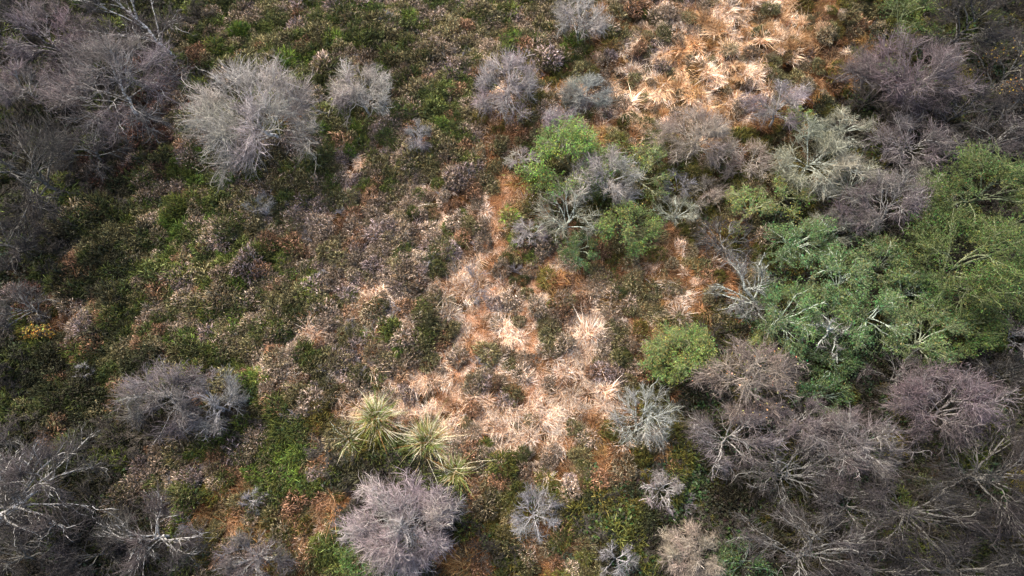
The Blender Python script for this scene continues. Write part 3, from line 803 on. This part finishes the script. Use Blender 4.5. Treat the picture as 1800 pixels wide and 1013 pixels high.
STRAW = [(.72, .60, .48), (.62, .50, .385), (.80, .70, .59), (.52, .41, .31), (.58, .51, .42)]
RUST = [(.29, .162, .082), (.25, .138, .062), (.35, .215, .118), (.19, .115, .06), (.25, .175, .11), (.14, .10, .06)]
AMBER = [(.31, .205, .085), (.25, .155, .06), (.19, .135, .06), (.14, .11, .05)]
OLIVE = [(.108, .098, .046), (.13, .115, .06), (.09, .087, .04), (.145, .122, .074)]
BROWN = [(.17, .136, .098), (.14, .11, .078), (.195, .155, .115), (.165, .132, .118)]
TAN = [(.22, .18, .13), (.27, .215, .16)]
GREEN = [(.060, .073, .023), (.054, .068, .023), (.080, .096, .026), (.052, .058, .024)]
BRIGHT = [(.088, .132, .027), (.078, .115, .026)]
DARKG = [(.030, .035, .016), (.038, .038, .020), (.034, .032, .019)]  # dark undergrowth; in the left heath it also carries the edge dimming
IVY = [(.045, .072, .026), (.038, .066, .034), (.06, .085, .024)]
LITTER = [(.066, .058, .048), (.08, .07, .058), (.055, .049, .04)]
RUSSET = [(.17, .10, .058), (.14, .084, .05), (.19, .12, .07)]
PEACH = [(.48, .285, .165), (.58, .40, .27), (.40, .22, .115)]
GOLD = [(.60, .455, .30), (.74, .61, .46), (.48, .33, .19), (.80, .69, .56), (.38, .25, .13)]
REDB = [(.085, .045, .03), (.07, .04, .03)]
GREY = [(.22, .20, .20), (.18, .165, .17), (.26, .25, .26)]
MOSS = [(.078, .074, .020), (.095, .080, .024), (.064, .068, .020)]

MIX = {      # kind, palette, weight, scale
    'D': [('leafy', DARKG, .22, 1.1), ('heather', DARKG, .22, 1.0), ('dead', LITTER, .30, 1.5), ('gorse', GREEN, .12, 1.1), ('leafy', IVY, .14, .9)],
    'K': [('gorse', GREEN, .26, .9), ('heather', DARKG, .20, 1.1), ('gorse', DARKG, .12, 1.1), ('heather', OLIVE, .24, .9), ('heather', RUSSET, .10, .9), ('dead', LITTER, .05, 1.0), ('leafy', IVY, .03, .7)],  # dark green heath; its palette also paints in the dim left edge
    'G': [('gorse', GREEN, .28, .95), ('heather', GREEN, .16, .95), ('gorse', BRIGHT, .09, .85), ('heather', OLIVE, .28, 1.0), ('heather', RUSSET, .06, .9), ('heather', BROWN, .15, 1.0), ('dead', GREY, .012, .8), ('leafy', IVY, .02, .7)],
    'H': [('heather', OLIVE, .34, 1.0), ('heather', BROWN, .22, .95), ('gorse', GREEN, .19, .95), ('gorse', BRIGHT, .05, .85), ('grass', STRAW, .03, .6), ('dead', GREY, .02, .9), ('heather', TAN, .06, .85), ('heather', RUSSET, .09, .9), ('grass', RUST, .02, .7)],
    'B': [('heather', BROWN, .36, .95), ('heather', OLIVE, .19, .95), ('heather', TAN, .11, .85), ('dead', GREY, .04, .8), ('gorse', GREEN, .07, .8), ('grass', STRAW, .08, .6), ('heather', RUSSET, .12, .85), ('grass', RUST, .05, .6)],
    'M': [('grass', STRAW, .29, .66), ('heather', TAN, .13, .8), ('heather', BROWN, .18, .85), ('heather', OLIVE, .16, .9), ('grass', RUST, .09, .7), ('gorse', GREEN, .06, .7), ('heather', RUSSET, .07, .8), ('dead', GREY, .02, .8)],
    'P': [('grass', STRAW, .76, .85), ('grass', RUST, .10, .75), ('heather', BROWN, .06, .7), ('heather', OLIVE, .05, .7), ('heather', RUSSET, .03, .7)],
    'O': [('grass', RUST, .46, .85), ('grass', AMBER, .14, .9), ('grass', STRAW, .09, .7), ('heather', OLIVE, .15, .9), ('heather', RUSSET, .08, .8), ('gorse', MOSS, .12, .8)],
    'S': [('grass', GOLD, .74, .9), ('heather', OLIVE, .09, .8), ('grass', AMBER, .09, .8), ('heather', BROWN, .08, .8)],
    'R': [('heather', REDB, .34, 1.0), ('heather', BROWN, .18, .9), ('dead', LITTER, .25, 1.1), ('heather', DARKG, .2, 1.0)],
    'E': [('gorse', MOSS, .28, .9), ('heather', OLIVE, .26, .9), ('leafy', IVY, .10, .7), ('grass', RUST, .16, .75), ('grass', AMBER, .05, .85), ('heather', TAN, .06, .8), ('heather', RUSSET, .06, .8)],
    'L': [('leafy', IVY, .36, 1.1), ('leafy', DARKG, .22, 1.1), ('gorse', MOSS, .14, .9), ('heather', DARKG, .08, 1.0), ('dead', LITTER, .16, 1.4)],
}
COLOUR_WORD = {id(STRAW): 'straw-pale', id(RUST): 'rust-orange', id(AMBER): 'amber', id(OLIVE): 'olive', id(BROWN): 'brown', id(TAN): 'tan',
               id(GREEN): 'dark-green', id(BRIGHT): 'fresh-green', id(DARKG): 'blackish-green', id(IVY): 'green', id(LITTER): 'dark-brown',
               id(REDB): 'reddish-brown', id(GREY): 'grey', id(RUSSET): 'russet', id(PEACH): 'peach-coloured', id(GOLD): 'golden', id(MOSS): 'mossy'}
rng = np.random.default_rng(2024)
rnd = random.Random(77)


def seg_dist(px, py, line):
    best = 1e9
    for (x0, y0), (x1, y1) in zip(line, line[1:]):
        dx, dy = x1 - x0, y1 - y0
        t = max(0, min(1, ((px - x0) * dx + (py - y0) * dy) / (dx * dx + dy * dy)))
        best = min(best, math.hypot(px - x0 - t * dx, py - y0 - t * dy))
    return best


PAMPAS = [(660, 735, 1.1), (752, 776, 1.08), (800, 828, .98), (614, 774, .72), (718, 770, .5)]
CANDS = []
step = .38
ys = np.arange(-7, 33, step * .92)
for j, y0 in enumerate(ys):
    for x0 in np.arange(-36, 36, step):
        x = x0 + (j % 2) * step * .5 + rng.uniform(-.17, .17)
        y = y0 + rng.uniform(-.17, .17)
        px, py = pix(x, y)
        if not (-110 < px < 1910 and -90 < py < 1110):
            continue
        wx = px + 26 * vnoise(x, y, .9, 1) + rng.normal(scale=9)
        wy = py + 26 * vnoise(x, y, .9, 2) + rng.normal(scale=9)
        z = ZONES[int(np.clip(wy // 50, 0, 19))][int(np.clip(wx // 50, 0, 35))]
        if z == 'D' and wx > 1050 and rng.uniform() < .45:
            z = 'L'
        if z == 'P' and wy < 270 and wx > 950:
            z = 'S'
        if z in 'GH' and (wx < 250 or (wy > 600 and wx < 300)):
            z = 'K'                                      # left heath, switched to darker plants that paint in the edge dimming
        dp = min(seg_dist(px, py, p) for p in PATHS)
        mix = MIX[z]
        low = 1.0
        if dp < 15 and rng.uniform() < .85:
            continue
        wts = [m[2] for m in mix]
        # patches: neighbours tend to be of one kind
        nz = (vnoise(x, y, .9, 5) * .8 + .5 + rng.normal(scale=.24)) % 1.0
        acc, tot = 0, sum(wts)
        for kind, pal, wt, sc in mix:
            acc += wt / tot
            if nz <= acc:
                break
        f = rng.uniform(.6, 1.35) * sc * (1.22 if rng.uniform() < .07 and kind in ('heather', 'gorse') else 1)
        lum = (1 + .28 * vnoise(x, y, .35, 8)) * rng.uniform(.75, 1.25)
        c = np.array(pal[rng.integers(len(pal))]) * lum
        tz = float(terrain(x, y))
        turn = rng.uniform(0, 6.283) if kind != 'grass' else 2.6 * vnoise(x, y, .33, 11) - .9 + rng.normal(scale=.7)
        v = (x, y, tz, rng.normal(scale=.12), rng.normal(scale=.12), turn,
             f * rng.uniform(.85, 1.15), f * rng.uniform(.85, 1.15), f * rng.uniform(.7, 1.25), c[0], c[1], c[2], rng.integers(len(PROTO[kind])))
        hid = any(((px - a) / (rx_ + 6)) ** 2 + ((py - b) / (ry_ + 6)) ** 2 < 1 for a, b, rx_, ry_ in CROWNS)
        inside = 12 < px < 1788 and 12 < py < 1000
        if any(math.hypot(px - a, py - b) < 17 * s for a, b, s in PAMPAS):
            continue
        CANDS.append(dict(v=v, kind=kind, pal=pal, px=px, py=py, size=f / depth((x, y, 0)), free=inside and not hid))

for line, wide in zip(PATHS, (.34, .2)):               # the trodden trail: short flattened grass
    for (x0, y0), (x1, y1) in zip(line, line[1:]):
        a, b = at(x0, y0), at(x1, y1)
        for q in range(int(np.linalg.norm(b - a) / .055)):
            p = a + (b - a) * rng.uniform() + np.array([rng.normal(scale=wide), 0, 0])
            pal = (PEACH, STRAW, RUST)[int(rng.choice(3, p=[.62, .24, .14]))]
            c = np.array(pal[rng.integers(len(pal))]) * rng.uniform(.7, 1.2)
            f = rng.uniform(.42, .72)
            px, py = pix(p[0], p[1])
            CANDS.append(dict(v=(p[0], p[1], float(terrain(p[0], p[1])), rng.normal(scale=.1), rng.normal(scale=.1), rng.normal(scale=.9) - 1.4,
                                 f, f, f * .6, c[0], c[1], c[2], rng.integers(len(PROTO['grass']))), kind='grass', pal=pal, px=px, py=py, size=0, free=False))
EXTRA = [(295, 622, 'heather', REDB, 1.0), (695, 540, 'dead', GREY, 1.1), (835, 488, 'dead', GREY, 1.2), (842, 515, 'dead', GREY, 1.0), (565, 495, 'dead', GREY, 1.0),
         (580, 655, 'dead', GREY, 1.0), (432, 905, 'grass', AMBER, 1.3), (460, 912, 'grass', AMBER, 1.3), (410, 900, 'grass', RUST, 1.2), (475, 895, 'grass', RUST, 1.1),
         (447, 925, 'grass', AMBER, 1.2), (425, 880, 'grass', AMBER, 1.1), (110, 545, 'grass', AMBER, 1.3), (140, 548, 'grass', RUST, 1.2), (160, 560, 'grass', STRAW, 1.0),
         (540, 575, 'grass', STRAW, 1.2), (555, 590, 'grass', STRAW, 1.0), (670, 560, 'grass', STRAW, 1.2), (655, 590, 'grass', STRAW, 1.1), (985, 165, 'grass', AMBER, 1.3),
         (960, 175, 'grass', STRAW, 1.1), (1085, 460, 'leafy', IVY, .9), (1110, 495, 'leafy', IVY, .9), (1205, 888, 'dead', GREY, 1.1), (500, 805, 'gorse', BRIGHT, 1.3),
         (530, 790, 'gorse', BRIGHT, 1.2), (480, 830, 'gorse', BRIGHT, 1.2), (515, 840, 'gorse', BRIGHT, 1.2), (790, 985, 'grass', AMBER, 1.4), (820, 995, 'grass', AMBER, 1.3)]
for px, py, kind, pal, sc in EXTRA:
    p = at(px, py, .1)
    c = np.array(pal[rng.integers(len(pal))]) * rng.uniform(.95, 1.25)
    CANDS.append(dict(v=(p[0], p[1], float(terrain(p[0], p[1])), 0, 0, rng.uniform(0, 6.28), sc, sc, sc, c[0], c[1], c[2], rng.integers(len(PROTO[kind]))),
                      kind=kind, pal=pal, px=px, py=py, size=9, free=True))

# ------------------------------------------------------------------ the clumps one can pick out are things, the rest is cover
WHAT = {'heather': ('heather_bush', 'heather bush', 'heather', 'heather bushes on the heath'),
        'gorse': ('gorse_bush', 'gorse bush', 'gorse', 'gorse bushes on the heath'),
        'grass': ('grass_tussock', 'grass tussock', 'grass tussock', 'grass tussocks on the heath'),
        'leafy': ('bramble_clump', 'bramble clump', 'bramble', 'bramble clumps on the heath'),
        'dead': ('dead_shrub', 'leafless shrub', 'dead shrub', 'low leafless shrubs on the heath')}
QUOTA = {'heather': 270, 'gorse': 200, 'grass': 280, 'leafy': 110, 'dead': 60}
LAND += [(660, 735, 45, 'the tallest pampas clump'), (797, 832, 40, 'the lowest pampas clump')]
PLACE = {}
STUFF = {k: [] for k in WHAT}
QS = {}
for kind in WHAT:
    cs = [c for c in CANDS if c['kind'] == kind]
    free = sorted([c for c in cs if c['free']], key=lambda c: -c['size'])[:QUOTA[kind]]
    keep = set(id(c) for c in free)
    QS[kind] = float(np.mean([c['v'][6] for c in free]))
    STUFF[kind] = [c for c in cs if id(c) not in keep]
    for c in free:
        b = None
        for lx, ly, lr, mk in LAND:
            d = max(0, math.hypot(c['px'] - lx, c['py'] - ly) - lr)
            if b is None or d < b[0]:
                b = (d, mk, c['px'] - lx, c['py'] - ly)
        d, mk, dx, dy = b
        if abs(dx) > 1.6 * abs(dy):
            rel = 'right of' if dx > 0 else 'left of'
        elif abs(dy) > 1.6 * abs(dx):
            rel = 'below' if dy > 0 else 'above'
        else:
            rel = ('lower ' if dy > 0 else 'upper ') + ('right of' if dx > 0 else 'left of')
        col = COLOUR_WORD[id(c['pal'])]
        size = 'big' if c['v'][6] > 1.12 * QS[kind] else 'small' if c['v'][6] < .92 * QS[kind] else 'mid-sized'
        PLACE.setdefault((kind, size, col, rel, mk), []).append((d, c))
ORD = ['', 'second nearest', 'third nearest', 'fourth nearest', 'fifth nearest', 'sixth nearest', 'seventh nearest', 'eighth nearest', 'ninth nearest', 'tenth nearest', 'eleventh nearest', 'twelfth nearest', 'thirteenth nearest', 'fourteenth nearest']
for (kind, size, col, rel, mk), lst in PLACE.items():
    lst.sort(key=lambda q: q[0])
    nm, noun, cat, grp = WHAT[kind]
    for i, (d, c) in enumerate(lst):
        v = c['v']
        o = link(nm, PROTO[kind][int(v[12])], None, v[:3], v[9:12])
        o.rotation_euler = v[3:6]
        o.scale = v[6:9]
        lab = '%s %s %s %s %s' % (size, col, noun, rel, mk)
        if len(lst) > 1:
            lab += ', ' + ('nearest one' if i == 0 else ORD[i] if i < 14 else 'farther off')
        tag(o, lab, cat, grp)

scatter('heather_cover', 'heather', STUFF['heather'], 'low brown and olive heather carpeting the heath between the bushes', 'heather')
scatter('gorse_cover', 'gorse', STUFF['gorse'], 'dense dark green gorse and moss filling the gaps in the heath', 'gorse')
scatter('grass_cover', 'grass', STUFF['grass'], 'pale and rust coloured dead grass spread over the heath', 'grass')
scatter('bramble_cover', 'leafy', STUFF['leafy'], 'dark green bramble and ivy leaves covering the ground under the trees', 'bramble')
scatter('twig_litter', 'dead', STUFF['dead'], 'bare dead twigs scattered under the trees', 'twigs')

# ------------------------------------------------------------------ the pampas-like clumps
PL = ['tallest green and cream pampas clump, beside the straw grass', 'wide cream-edged pampas clump in the middle of its group',
      'lowest green pampas clump, touching the silver-lilac birch', 'small green pampas clump left of the tallest one',
      'smallest cream pampas clump between the two biggest ones']
for i, (px, py, s) in enumerate(PAMPAS):
    p = at(px, py, .3)
    root = bpy.data.objects.new('pampas_clump', None)
    COL.objects.link(root)
    root.location = (p[0], p[1], float(terrain(p[0], p[1])))
    tag(root, PL[i], 'pampas grass', 'pampas clumps in the straw grass')
    g = proto_grass(200 + i, int(420 * s), .17 * s, 1.0 * s, .019, .58, .08, (.5, 1.45), bent=.2)
    link('green_blades', g.mesh('green_blades', M_GRASS), root, tint=(.21, .28, .085))
    g = proto_grass(220 + i, int(480 * s), .28 * s, 1.1 * s, .017, .88, .15, (.5, 1.3), bent=.35)
    link('cream_blades', g.mesh('cream_blades', M_GRASS), root, tint=(.66, .63, .45))
    g = proto_grass(240 + i, int(220 * s), .34 * s, .62 * s, .015, .95, .35, (.3, 1.2), bent=.7)
    link('dead_thatch', g.mesh('dead_thatch', M_GRASS), root, tint=(.34, .25, .15))
    root.rotation_euler = (0, 0, rnd.uniform(0, 6.28))
